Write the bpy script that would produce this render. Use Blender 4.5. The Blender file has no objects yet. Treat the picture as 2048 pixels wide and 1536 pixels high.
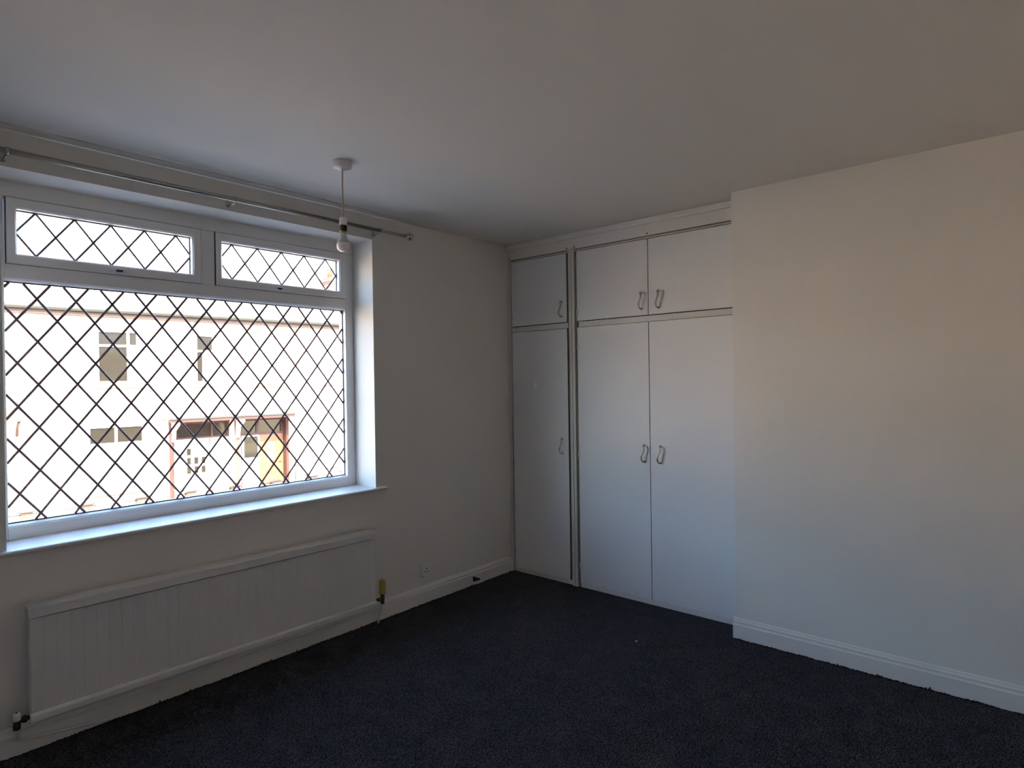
import bpy, bmesh, math, random
from mathutils import Vector, Matrix

random.seed(7)
sc = bpy.context.scene
COL = sc.collection

# ------------------------------------------------------------------ camera
cam_d = bpy.data.cameras.new('camera')
cam_d.sensor_fit = 'HORIZONTAL'
cam_d.sensor_width = 36.0
cam_d.lens = 1229.794 / 2048.0 * 36.0
cam_d.clip_start = 0.02
cam_d.clip_end = 400
cam = bpy.data.objects.new('camera', cam_d)
COL.objects.link(cam)
_r = Vector((0.65336835, -0.75689962, -0.01458654))
_u = Vector((0.01382618, -0.00733409, 0.99987752))
_f = Vector((0.75691389, 0.65349000, -0.00567317))
M = Matrix((( _r.x, _u.x, -_f.x, -3.45106), (_r.y, _u.y, -_f.y, -2.99270),
            (_r.z, _u.z, -_f.z, 1.40528), (0, 0, 0, 1)))
cam.matrix_world = M
sc.camera = cam

# ------------------------------------------------------------------ sky, sun, exposure
SUN_EL = math.radians(38)
SUN_AZ = math.radians(-24)          # sun stands behind our own house, a little to the left
world = bpy.data.worlds.new('world')
sc.world = world
world.use_nodes = True
wn = world.node_tree.nodes
wl = world.node_tree.links
wn.clear()
sky = wn.new('ShaderNodeTexSky')
sky.sky_type = 'NISHITA'
sky.sun_disc = False
sky.sun_elevation = SUN_EL
sky.sun_rotation = math.pi - SUN_AZ
sky.air_density = 1.0
sky.dust_density = 1.5
sky.ozone_density = 1.2
bg = wn.new('ShaderNodeBackground')
bg.inputs['Strength'].default_value = 1.0
wo = wn.new('ShaderNodeOutputWorld')
wl.new(sky.outputs[0], bg.inputs['Color'])
wl.new(bg.outputs[0], wo.inputs['Surface'])

sun_d = bpy.data.lights.new('sun', 'SUN')
sun_d.energy = 8.5
sun_d.angle = math.radians(0.6)
sun_d.color = (1.0, 0.80, 0.58)
sun = bpy.data.objects.new('sun', sun_d)
COL.objects.link(sun)
# light travels towards the opposite houses (+y), down and a little to +x
sd = Vector((-math.sin(SUN_AZ) * math.cos(SUN_EL), math.cos(SUN_AZ) * math.cos(SUN_EL), -math.sin(SUN_EL)))
sun.rotation_euler = sd.to_track_quat('-Z', 'Y').to_euler()
sun.location = (0, -6, 9)

sc.view_settings.view_transform = 'Standard'
sc.view_settings.look = 'None'
sc.view_settings.exposure = 1.87
sc.view_settings.gamma = 1.0
sc.view_settings.use_curve_mapping = False
sc.cycles.use_denoising = True
sc.cycles.use_adaptive_sampling = True
sc.cycles.adaptive_threshold = 0.02
sc.cycles.max_bounces = 10
sc.cycles.diffuse_bounces = 7
sc.cycles.transparent_max_bounces = 16
sc.cycles.sample_clamp_indirect = 0.0

# ------------------------------------------------------------------ materials
MATS = {}

def mat(name, color, rough=0.6, metal=0.0, noise=None, bump=None, spec=None, second=None, coat=0.0):
    """Principled material: noise=(scale, amount) varies the colour, bump=(scale, strength, distance) adds relief."""
    if name in MATS:
        return MATS[name]
    m = bpy.data.materials.new(name)
    m.use_nodes = True
    n, l = m.node_tree.nodes, m.node_tree.links
    b = n['Principled BSDF']
    b.inputs['Roughness'].default_value = rough
    b.inputs['Metallic'].default_value = metal
    if spec is not None:
        b.inputs['Specular IOR Level'].default_value = spec
    if coat:
        b.inputs['Coat Weight'].default_value = coat
        b.inputs['Coat Roughness'].default_value = 0.2
    c = (*color, 1)
    tc = n.new('ShaderNodeTexCoord')
    if noise or second:
        sc_, am = noise if noise else (20, 0.5)
        nz = n.new('ShaderNodeTexNoise')
        nz.inputs['Scale'].default_value = sc_
        nz.inputs['Detail'].default_value = 5
        l.new(tc.outputs['Object'], nz.inputs['Vector'])
        mx = n.new('ShaderNodeMix')
        mx.data_type = 'RGBA'
        c2 = (*second, 1) if second else tuple(v * (1 - am) for v in color) + (1,)
        mx.inputs['A'].default_value = c
        mx.inputs['B'].default_value = c2
        l.new(nz.outputs['Fac'], mx.inputs['Factor'])
        l.new(mx.outputs['Result'], b.inputs['Base Color'])
    else:
        b.inputs['Base Color'].default_value = c
    if bump:
        nb = n.new('ShaderNodeTexNoise')
        nb.inputs['Scale'].default_value = bump[0]
        nb.inputs['Detail'].default_value = 4
        l.new(tc.outputs['Object'], nb.inputs['Vector'])
        bp = n.new('ShaderNodeBump')
        bp.inputs['Strength'].default_value = bump[1]
        bp.inputs['Distance'].default_value = bump[2]
        l.new(nb.outputs['Fac'], bp.inputs['Height'])
        l.new(bp.outputs['Normal'], b.inputs['Normal'])
    MATS[name] = m
    return m


def carpet_mat():
    m = bpy.data.materials.new('carpet')
    m.use_nodes = True
    n, l = m.node_tree.nodes, m.node_tree.links
    b = n['Principled BSDF']
    b.inputs['Roughness'].default_value = 0.95
    b.inputs['Diffuse Roughness'].default_value = 1.0
    b.inputs['Specular IOR Level'].default_value = 0.02
    tc = n.new('ShaderNodeTexCoord')
    fine = n.new('ShaderNodeTexNoise')
    fine.inputs['Scale'].default_value = 190
    fine.inputs['Detail'].default_value = 3
    l.new(tc.outputs['Object'], fine.inputs['Vector'])
    big = n.new('ShaderNodeTexNoise')
    big.inputs['Scale'].default_value = 9
    big.inputs['Detail'].default_value = 6
    big.inputs['Roughness'].default_value = 0.7
    l.new(tc.outputs['Object'], big.inputs['Vector'])
    r1 = n.new('ShaderNodeValToRGB')
    r1.color_ramp.elements[0].position = 0.36
    r1.color_ramp.elements[0].color = (0.017, 0.0165, 0.0185, 1)
    r1.color_ramp.elements[1].position = 0.72
    r1.color_ramp.elements[1].color = (0.22, 0.207, 0.222, 1)
    l.new(fine.outputs['Fac'], r1.inputs['Fac'])
    mul = n.new('ShaderNodeMix')
    mul.data_type = 'RGBA'
    mul.blend_type = 'MULTIPLY'
    mul.inputs['Factor'].default_value = 0.6
    l.new(r1.outputs['Color'], mul.inputs['A'])
    r2 = n.new('ShaderNodeValToRGB')
    r2.color_ramp.elements[0].position = 0.3
    r2.color_ramp.elements[0].color = (0.5, 0.5, 0.5, 1)
    r2.color_ramp.elements[1].position = 0.7
    r2.color_ramp.elements[1].color = (1, 1, 1, 1)
    l.new(big.outputs['Fac'], r2.inputs['Fac'])
    l.new(r2.outputs['Color'], mul.inputs['B'])
    l.new(mul.outputs['Result'], b.inputs['Base Color'])
    bp = n.new('ShaderNodeBump')
    bp.inputs['Strength'].default_value = 1.0
    bp.inputs['Distance'].default_value = 0.03
    l.new(fine.outputs['Fac'], bp.inputs['Height'])
    l.new(bp.outputs['Normal'], b.inputs['Normal'])
    MATS['carpet'] = m
    return m


def glass_mat(name, tint, gloss):
    m = bpy.data.materials.new(name)
    m.use_nodes = True
    n, l = m.node_tree.nodes, m.node_tree.links
    n.clear()
    tr = n.new('ShaderNodeBsdfTransparent')
    tr.inputs['Color'].default_value = (*tint, 1)
    gl = n.new('ShaderNodeBsdfGlossy')
    gl.inputs['Roughness'].default_value = 0.02
    lw = n.new('ShaderNodeLayerWeight')          # Schlick reflectance from the facing angle, the same from both sides
    lw.inputs['Blend'].default_value = 0.5
    pw = n.new('ShaderNodeMath')
    pw.operation = 'POWER'
    pw.inputs[1].default_value = 5.0
    fr = n.new('ShaderNodeMath')
    fr.operation = 'MULTIPLY_ADD'
    fr.inputs[1].default_value = 1.0 - gloss
    fr.inputs[2].default_value = gloss
    l.new(lw.outputs['Facing'], pw.inputs[0])
    l.new(pw.outputs[0], fr.inputs[0])
    mx = n.new('ShaderNodeMixShader')
    out = n.new('ShaderNodeOutputMaterial')
    l.new(fr.outputs[0], mx.inputs['Fac'])
    l.new(tr.outputs[0], mx.inputs[1])
    l.new(gl.outputs[0], mx.inputs[2])
    l.new(mx.outputs[0], out.inputs['Surface'])
    MATS[name] = m
    return m


def brick_mat(name, c1, c2, mortar, scale=1.0):
    m = bpy.data.materials.new(name)
    m.use_nodes = True
    n, l = m.node_tree.nodes, m.node_tree.links
    b = n['Principled BSDF']
    b.inputs['Roughness'].default_value = 0.9
    tc = n.new('ShaderNodeTexCoord')
    sep = n.new('ShaderNodeSeparateXYZ')
    l.new(tc.outputs['Object'], sep.inputs[0])
    cmb = n.new('ShaderNodeCombineXYZ')
    l.new(sep.outputs['X'], cmb.inputs['X'])
    l.new(sep.outputs['Z'], cmb.inputs['Y'])
    br = n.new('ShaderNodeTexBrick')
    br.inputs['Scale'].default_value = 4.4 * scale
    br.inputs['Color1'].default_value = (*c1, 1)
    br.inputs['Color2'].default_value = (*c2, 1)
    br.inputs['Mortar'].default_value = (*mortar, 1)
    br.inputs['Mortar Size'].default_value = 0.02
    l.new(cmb.outputs[0], br.inputs['Vector'])
    l.new(br.outputs['Color'], b.inputs['Base Color'])
    bp = n.new('ShaderNodeBump')
    bp.inputs['Strength'].default_value = 0.5
    bp.inputs['Distance'].default_value = 0.01
    bp.invert = True
    l.new(br.outputs['Fac'], bp.inputs['Height'])
    l.new(bp.outputs['Normal'], b.inputs['Normal'])
    MATS[name] = m
    return m


WALL = mat('wall_paint', (0.745, 0.72, 0.67), 0.75, bump=(140, 0.25, 0.0015), noise=(3, 0.04))
CEIL = mat('ceiling_paint', (0.765, 0.74, 0.69), 0.8, bump=(60, 0.2, 0.0015), noise=(2, 0.03))
GLOSSW = mat('white_gloss_wood', (0.74, 0.72, 0.68), 0.4, noise=(6, 0.05))
DOORW = mat('white_laminate', (0.75, 0.75, 0.75), 0.5, spec=0.38, noise=(2.5, 0.03), bump=(5, 0.06, 0.004))
CREAM = mat('aged_cream_paint', (0.68, 0.66, 0.615), 0.5, noise=(14, 0.12))
OLIVE = mat('raw_edge_and_gap_shade', (0.27, 0.24, 0.15), 0.6, noise=(40, 0.4))
DARKGAP = mat('recess_shade', (0.05, 0.042, 0.032), 0.9, noise=(20, 0.3))  # carcass coloured dark so the shade in the door gaps is painted in
UPVC = mat('white_upvc', (0.78, 0.78, 0.78), 0.3, noise=(3, 0.02))
GASKETGAP = mat('black_gasket_and_gap_shade', (0.03, 0.03, 0.032), 0.6, noise=(30, 0.2))
LEAD = mat('lead_strip', (0.20, 0.125, 0.13), 0.6, metal=0.0, noise=(60, 0.35))  # reddish tint puts the bloom from outside into the lead colour
BLACK = mat('black_plastic', (0.012, 0.012, 0.014), 0.4, noise=(30, 0.2))
STEEL = mat('brushed_nickel', (0.46, 0.44, 0.38), 0.28, metal=1.0, noise=(50, 0.15))
CHROME = mat('polished_chrome', (0.62, 0.60, 0.56), 0.2, metal=1.0, noise=(50, 0.1))
PEWTER = mat('antique_handle_metal', (0.60, 0.55, 0.46), 0.3, metal=1.0, noise=(80, 0.3))
RADW = mat('radiator_enamel', (0.70, 0.69, 0.66), 0.4, noise=(4, 0.04))
YELL = mat('yellowed_plastic', (0.50, 0.36, 0.075), 0.45, noise=(40, 0.2))
BRASS = mat('tarnished_brass', (0.10, 0.085, 0.06), 0.45, metal=0.8, noise=(60, 0.5))
PLAST = mat('white_plastic', (0.76, 0.73, 0.70), 0.35, noise=(10, 0.03))
BULB = mat('opal_bulb', (0.88, 0.82, 0.80), 0.25, noise=(10, 0.02))
BULBN = mat('bulb_neck_plastic', (0.50, 0.50, 0.52), 0.35, noise=(10, 0.05))
FLEX = mat('cream_flex', (0.50, 0.37, 0.27), 0.55, noise=(60, 0.2))
BROWN = mat('dark_brown_wood', (0.035, 0.024, 0.012), 0.6, noise=(50, 0.4))
THREAD = mat('pale_thread', (0.16, 0.16, 0.17), 0.9, noise=(200, 0.4))
LINT = mat('white_lint', (0.5, 0.5, 0.52), 0.9, noise=(200, 0.4))
GLASS = glass_mat('window_glass', (0.97, 0.98, 0.975), 0.03)
CARPET = carpet_mat()
TUFT = mat('carpet_yarn', (0.03, 0.028, 0.035), 0.95, noise=(150, 0.6))
# outdoors
RENDER = mat('pale_render', (0.80, 0.64, 0.50), 0.9, noise=(5, 0.12), bump=(60, 0.4, 0.004))
OURBRICK = brick_mat('own_brick', (0.34, 0.17, 0.11), (0.26, 0.13, 0.09), (0.42, 0.38, 0.33))
REDBRICK = brick_mat('red_brick', (0.13, 0.050, 0.038), (0.10, 0.040, 0.030), (0.16, 0.10, 0.08))
ROOF = mat('roof_slate', (0.34, 0.30, 0.28), 0.7, noise=(8, 0.3), bump=(18, 0.5, 0.02))
TILE = mat('orange_clay_tile', (0.20, 0.085, 0.045), 0.8, noise=(12, 0.4), bump=(25, 0.6, 0.02))
GUTTER = mat('grey_gutter', (0.034, 0.036, 0.030), 0.5, noise=(6, 0.2))
FASCIA = mat('brown_fascia', (0.045, 0.022, 0.015), 0.6, noise=(8, 0.3))
REDWOOD = mat('red_brown_timber', (0.055, 0.019, 0.014), 0.6, noise=(12, 0.35))
WHITEP = mat('white_exterior_paint', (0.82, 0.80, 0.78), 0.5, noise=(6, 0.04))
DARKPANE = mat('dark_window_pane', (0.022, 0.020, 0.015), 0.06, noise=(14, 0.35))
PALEPANE = mat('net_and_reflection_pane', (0.55, 0.55, 0.55), 0.2, noise=(30, 0.2))  # pale base for net curtains and for bright reflections painted onto panes
DOORO = mat('orange_wood_door', (0.19, 0.085, 0.038), 0.5, noise=(18, 0.35))
SILLSHADE = mat('sill_shade_brown', (0.085, 0.040, 0.028), 0.6, noise=(10, 0.3))  # brown is the shadow beneath the sills, put into their colour
STONE = mat('sandstone', (0.55, 0.42, 0.33), 0.85, noise=(12, 0.2))
ROAD = mat('asphalt', (0.24, 0.22, 0.20), 0.9, noise=(4, 0.3), bump=(90, 0.5, 0.01))
PAVE = mat('concrete_pavement', (0.46, 0.42, 0.37), 0.9, noise=(3, 0.2))

# ------------------------------------------------------------------ mesh helpers


class MB:
    """Collects shapes in one bmesh and links them as one mesh object."""

    def __init__(self):
        self.bm = bmesh.new()
        self.mi = 0

    def _faces(self, vs, idx, smooth=False):
        out = []
        for f in idx:
            try:
                fc = self.bm.faces.new([vs[i] for i in f])
                fc.material_index = self.mi
                fc.smooth = smooth
                out.append(fc)
            except ValueError:
                pass
        return out

    def box(self, x0, x1, y0, y1, z0, z1, bevel=0.0, seg=1):
        x0, x1 = min(x0, x1), max(x0, x1)
        y0, y1 = min(y0, y1), max(y0, y1)
        z0, z1 = min(z0, z1), max(z0, z1)
        P = [(x0, y0, z0), (x1, y0, z0), (x1, y1, z0), (x0, y1, z0),
             (x0, y0, z1), (x1, y0, z1), (x1, y1, z1), (x0, y1, z1)]
        vs = [self.bm.verts.new(p) for p in P]
        fs = self._faces(vs, [(3, 2, 1, 0), (4, 5, 6, 7), (0, 1, 5, 4), (1, 2, 6, 5), (2, 3, 7, 6), (3, 0, 4, 7)])
        if bevel > 0:
            es = set()
            for f in fs:
                es.update(f.edges)
            r = bmesh.ops.bevel(self.bm, geom=list(es), offset=bevel, segments=seg, affect='EDGES', profile=0.5)
            for f in r['faces']:
                f.material_index = self.mi
        return self

    def prism(self, prof, axis, a, b, smooth=False):
        """Extrude a closed 2-D profile along an axis: 'x' -> (y,z), 'y' -> (x,z), 'z' -> (x,y)."""
        def P(p, t):
            return {'x': (t, p[0], p[1]), 'y': (p[0], t, p[1]), 'z': (p[0], p[1], t)}[axis]
        n = len(prof)
        A = [self.bm.verts.new(P(p, a)) for p in prof]
        B = [self.bm.verts.new(P(p, b)) for p in prof]
        vs = A + B
        self._faces(vs, [(i, (i + 1) % n, n + (i + 1) % n, n + i) for i in range(n)], smooth)
        self._faces(vs, [tuple(range(n))[::-1], tuple(range(n, 2 * n))])
        return self

    def lathe(self, prof, c, axis='z', seg=24, smooth=True):
        rings = []
        for (r, t) in prof:
            ring = []
            for k in range(seg):
                a = 2 * math.pi * k / seg
                ca, sa = r * math.cos(a), r * math.sin(a)
                p = {'z': (c[0] + ca, c[1] + sa, c[2] + t), 'x': (c[0] + t, c[1] + ca, c[2] + sa),
                     'y': (c[0] + ca, c[1] + t, c[2] + sa)}[axis]
                ring.append(self.bm.verts.new(p))
            rings.append(ring)
        for i in range(len(rings) - 1):
            vs = rings[i] + rings[i + 1]
            self._faces(vs, [(k, (k + 1) % seg, seg + (k + 1) % seg, seg + k) for k in range(seg)], smooth)
        self._faces(rings[0], [tuple(range(seg))[::-1]])
        self._faces(rings[-1], [tuple(range(seg))])
        return self

    def tube(self, pts, r, seg=10, smooth=True):
        pts = [Vector(p) for p in pts]
        rs = r if isinstance(r, (list, tuple)) else [r] * len(pts)
        rings = []
        prev = None
        for i, p in enumerate(pts):
            t = (pts[min(i + 1, len(pts) - 1)] - pts[max(i - 1, 0)]).normalized()
            if prev is None:
                up = Vector((0, 0, 1)) if abs(t.z) < 0.9 else Vector((1, 0, 0))
                n = t.cross(up).normalized()
            else:
                n = (prev - t * prev.dot(t)).normalized()
            prev = n
            b = t.cross(n)
            rings.append([self.bm.verts.new(p + (n * math.cos(2 * math.pi * k / seg) + b * math.sin(2 * math.pi * k / seg)) * rs[i])
                          for k in range(seg)])
        for i in range(len(rings) - 1):
            vs = rings[i] + rings[i + 1]
            self._faces(vs, [(k, (k + 1) % seg, seg + (k + 1) % seg, seg + k) for k in range(seg)], smooth)
        self._faces(rings[0], [tuple(range(seg))[::-1]])
        self._faces(rings[-1], [tuple(range(seg))])
        return self

    def quad(self, pts):
        vs = [self.bm.verts.new(p) for p in pts]
        self._faces(vs, [tuple(range(len(pts)))])
        return self

    def ring_y(self, xo0, xo1, zo0, zo1, xi0, xi1, zi0, zi1, y0, y1, chamfer=0.0):
        """Rectangular frame ring in the xz plane between depths y0 (front) and y1; the inner front edge is chamfered."""
        c = chamfer
        def R(x0, x1, z0, z1, y):
            return [self.bm.verts.new(p) for p in ((x0, y, z0), (x1, y, z0), (x1, y, z1), (x0, y, z1))]
        loops = [R(xo0, xo1, zo0, zo1, y1), R(xo0, xo1, zo0, zo1, y0 + c * 0.5), R(xo0 + c * .5, xo1 - c * .5, zo0 + c * .5, zo1 - c * .5, y0),
                 R(xi0 - c, xi1 + c, zi0 - c, zi1 + c, y0), R(xi0, xi1, zi0, zi1, y0 + c), R(xi0, xi1, zi0, zi1, y1)]
        if c == 0:
            loops = [loops[0], loops[2], loops[3], loops[5]]
        n = len(loops)
        for i in range(n):
            A, B = loops[i], loops[(i + 1) % n]
            for k in range(4):
                self._faces([A[k], A[(k + 1) % 4], B[(k + 1) % 4], B[k]], [(0, 1, 2, 3)])
        return self

    def build(self, name, mats, parent=None, origin=None, local=False):
        bm = self.bm
        bmesh.ops.recalc_face_normals(bm, faces=bm.faces[:])
        me = bpy.data.meshes.new(name)
        if parent is not None and not local:
            o0 = world_origin(parent)
        elif origin is not None:
            o0 = Vector(origin)
        elif parent is None:
            xs = [v.co for v in bm.verts]
            mn = [min(c[i] for c in xs) for i in range(3)]
            mx = [max(c[i] for c in xs) for i in range(3)]
            o0 = Vector(((mn[0] + mx[0]) / 2, (mn[1] + mx[1]) / 2, mn[2]))
        else:
            o0 = Vector((0, 0, 0))
        bmesh.ops.translate(bm, verts=bm.verts[:], vec=-o0)
        bm.to_mesh(me)
        bm.free()
        for m in (mats if isinstance(mats, (list, tuple)) else [mats]):
            me.materials.append(m)
        ob = bpy.data.objects.new(name, me)
        COL.objects.link(ob)
        if parent is not None:
            ob.parent = parent
        else:
            ob.location = o0
        return ob


ORIG = {}


def world_origin(o):
    v = Vector((0, 0, 0))
    while o is not None:
        v += o.location
        o = o.parent
    return v


def tag(o, label, cat, group=None, kind=None):
    o['label'] = label
    o['category'] = cat
    if group:
        o['group'] = group
    if kind:
        o['kind'] = kind
    return o


def thing(name, label, cat, loc=(0, 0, 0), group=None, kind=None):
    o = bpy.data.objects.new(name, None)
    o.empty_display_size = 0.1
    o.location = loc
    COL.objects.link(o)
    return tag(o, label, cat, group, kind)


def empty_part(name, parent, loc_world):
    o = bpy.data.objects.new(name, None)
    o.empty_display_size = 0.05
    o.parent = parent
    o.location = Vector(loc_world) - world_origin(parent)
    COL.objects.link(o)
    return o


# ------------------------------------------------------------------ room shell
H = 2.40
XL, YB, XR = -3.95, -3.75, 0.62           # left wall, back wall, alcove back (behind the wardrobes)
CBX, CBY = -0.161, -1.729                 # chimney breast face and its corner
WX0, WX1, WZ0, WZ1 = -2.945, -1.231, 0.784, 2.251   # window opening
GZ = -2.35                                # street level

b = MB()
b.box(XL - .15, XR + .15, YB - .15, 0.0, -0.12, 0.0)
floor = tag(b.build('floor', CARPET), 'dark navy flecked carpet covering the whole bedroom floor', 'carpet', kind='structure')

b = MB()
b.box(XL - .15, XR + .15, YB - .15, 0.0, H, H + 0.12)
ceiling = tag(b.build('ceiling', CEIL), 'plain matt white ceiling above the bedroom', 'ceiling', kind='structure')

# soft plaster fillet between ceiling and window wall
b = MB()
prof = [(0.0, H), (0.0, H - 0.008), (-0.008, H - 0.0075), (-0.022, H - 0.0055), (-0.040, H - 0.0025), (-0.060, H)]
b.prism(prof, 'x', XL, 0.0, smooth=True)
tag(b.build('trim_1', CEIL), 'soft plaster fillet where the ceiling meets the window wall', 'trim', kind='structure')


def wall_window():
    b = MB()
    X0, X1, Y0, Y1, Z0, Z1 = -9.0, 9.0, 0.0, 0.29, GZ, 3.15
    xs = [X0, WX0, WX1, X1]
    zs = [Z0, WZ0, WZ1, Z1]
    for y, m in ((Y0, 0), (Y1, 1)):
        b.mi = m
        for i in range(3):
            for k in range(3):
                if i == 1 and k == 1:
                    continue
                b.quad([(xs[i], y, zs[k]), (xs[i + 1], y, zs[k]), (xs[i + 1], y, zs[k + 1]), (xs[i], y, zs[k + 1])])
    b.mi = 0
    b.quad([(WX0, Y0, WZ0), (WX1, Y0, WZ0), (WX1, Y1, WZ0), (WX0, Y1, WZ0)])
    b.quad([(WX0, Y0, WZ1), (WX1, Y0, WZ1), (WX1, Y1, WZ1), (WX0, Y1, WZ1)])
    b.quad([(WX0, Y0, WZ0), (WX0, Y1, WZ0), (WX0, Y1, WZ1), (WX0, Y0, WZ1)])
    b.quad([(WX1, Y0, WZ0), (WX1, Y1, WZ0), (WX1, Y1, WZ1), (WX1, Y0, WZ1)])
    for a in ([(X0, Y0, Z0), (X0, Y1, Z0), (X0, Y1, Z1), (X0, Y0, Z1)], [(X1, Y0, Z0), (X1, Y1, Z0), (X1, Y1, Z1), (X1, Y0, Z1)],
              [(X0, Y0, Z0), (X1, Y0, Z0), (X1, Y1, Z0), (X0, Y1, Z0)], [(X0, Y0, Z1), (X1, Y0, Z1), (X1, Y1, Z1), (X0, Y1, Z1)]):
        b.quad(a)
    bmesh.ops.remove_doubles(b.bm, verts=b.bm.verts[:], dist=1e-5)
    return b.build('wall_window', [WALL, OURBRICK])


tag(wall_window(), 'white painted wall holding the wide leaded window', 'wall', kind='structure')
b = MB()
b.box(XL - .15, XL, YB - .15, 0.0, 0.0, H)
tag(b.build('wall_left', WALL), 'plain white wall to the left of the window', 'wall', kind='structure')
b = MB()
b.box(XL, XR + .15, YB - .15, YB, 0.0, H)
tag(b.build('wall_back', WALL), 'plain white wall opposite the window', 'wall', kind='structure')
b = MB()
b.prism([(XR + .15, YB), (XR + .15, 0.0), (XR, 0.0), (XR, CBY), (CBX, CBY), (CBX, YB)], 'z', 0.0, H)
tag(b.build('wall_right', WALL), 'plain white chimney breast wall right of the wardrobes', 'wall', kind='structure')

# skirting boards
SK = [(0.0, 0.0), (0.018, 0.0), (0.018, 0.075), (0.0145, 0.0775), (0.0125, 0.083), (0.0135, 0.090), (0.012, 0.0945),
      (0.0075, 0.0985), (0.006, 0.104), (0.003, 0.1085), (0.0, 0.110)]
b = MB()
b.prism([(-d, z) for d, z in SK], 'x', XL, -0.0195)
tag(b.build('baseboard_window', GLOSSW), 'white moulded skirting board under the radiator and socket', 'skirting board', kind='structure')
b = MB()
b.prism([(CBX - d, z) for d, z in SK], 'y', YB, CBY + 0.012)
tag(b.build('baseboard_right', GLOSSW), 'white moulded skirting board along the chimney breast wall', 'skirting board', kind='structure')
b = MB()
b.prism([(YB + d, z) for d, z in SK], 'x', XL + .02, CBX - .02)
tag(b.build('baseboard_back', GLOSSW), 'white moulded skirting board along the wall opposite the window', 'skirting board', kind='structure')
b = MB()
b.prism([(XL + d, z) for d, z in SK], 'y', YB + .02, -0.02)
tag(b.build('baseboard_left', GLOSSW), 'white moulded skirting board left of the radiator', 'skirting board', kind='structure')

# frayed carpet edge: uncountable yarn ends against the skirting
b = MB()


def tuft(x, y, h, w, nx, ny):
    a = random.uniform(-.5, .5)
    lx, ly = random.uniform(-.004, .004), random.uniform(-.004, .004)
    ux, uy = math.cos(a) * w, math.sin(a) * w
    if abs(nx) > .5:
        ux, uy = uy, ux
    b.quad([(x - ux, y - uy, -0.001), (x + ux, y + uy, -0.001), (x + ux * .6 + lx, y + uy * .6 + ly, h), (x - ux * .6 + lx, y - uy * .6 + ly, h)])
    b.quad([(x - uy, y - ux, -0.001), (x + uy, y + ux, -0.001), (x + uy * .6 + lx, y + ux * .6 + ly, h), (x - uy * .6 + lx, y - ux * .6 + ly, h)])


def fringe(n, fn, nx, ny):
    for i in range(n):
        t = random.random()
        x, y = fn(t)
        k = 0.5 + 0.5 * math.sin(t * 31) * math.sin(t * 83 + 1)
        h = random.uniform(0.0015, 0.005) * (0.5 + k)
        if random.random() < 0.012:
            h += 0.007
        tuft(x, y, h, random.uniform(.002, .005), nx, ny)


fringe(1500, lambda t: (-2.98 + t * 2.96, -0.018 - random.uniform(0.001, 0.012)), 0, 1)
fringe(900, lambda t: (CBX - 0.018 - random.uniform(0.001, 0.012), CBY - t * 1.5), 1, 0)
fr_ = b.build('carpet_edge', TUFT, floor)
fr_['kind'] = 'stuff'

# ------------------------------------------------------------------ window
win = thing('window_1', 'wide white plastic window with diamond leaded panes above the radiator', 'window',
            ((WX0 + WX1) / 2, 0.2, WZ0), kind='structure')
FY, FB = 0.200, 0.268
MX0, MX1, MZ0, MZ1 = -2.903, -1.287, 0.845, 1.844          # fixed pane daylight opening
SL = (-2.897, -2.128, 1.912, 2.187)
SR = (-2.058, -1.284, 1.912, 2.187)
# fixed frame: head, jambs, bottom rail, transom, mullion
b = MB()
b.box(WX0, WX1, FY, FB, SL[3], WZ1 + .004, 0.003)
b.build('head_rail', UPVC, win)
for x0, x1 in ((WX0, MX0), (MX1, WX1)):
    b = MB()
    b.box(x0, x1, FY, FB, WZ0, SL[3], 0.003)
    b.build('jamb', UPVC, win)
b = MB()
b.prism([(FY, WZ0), (FB, WZ0), (FB, MZ0), (FY + .022, MZ0), (FY + .008, MZ0 - .006), (FY, MZ0 - .014)], 'x', MX0, MX1)
b.build('bottom_rail', UPVC, win)
b = MB()
b.prism([(FY, MZ1 + .012), (FY + .008, MZ1 + .005), (FY + .022, MZ1), (FB, MZ1), (FB, SL[2]), (FY, SL[2])], 'x', MX0, MX1)
b.build('transom', UPVC, win)
b = MB()
b.box(SL[1], SR[0], FY, FB, SL[2], SL[3], 0.003)
b.build('mullion', UPVC, win)
# small arched joint cover above the mullion
b = MB()
pts = [(-2.128 + .0, 2.187)] + [(-2.093 - .035 * math.cos(a), 2.187 + .030 * math.sin(a)) for a in [math.pi * k / 12 for k in range(13)]] + [(-2.058, 2.187)]
pts = pts[1:-1]
b.prism(pts, 'y', FY - .003, FY + .01)
b.build('joint_cover', UPVC, win)


def clip_line(x, z, dx, dz, x0, x1, z0, z1):
    t0, t1 = -1e9, 1e9
    for p, d, lo, hi in ((x, dx, x0, x1), (z, dz, z0, z1)):
        a, c = (lo - p) / d, (hi - p) / d
        t0, t1 = max(t0, min(a, c)), min(t1, max(a, c))
    if t1 - t0 < 1e-4:
        return None
    return (x + dx * t0, z + dz * t0), (x + dx * t1, z + dz * t1)


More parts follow.
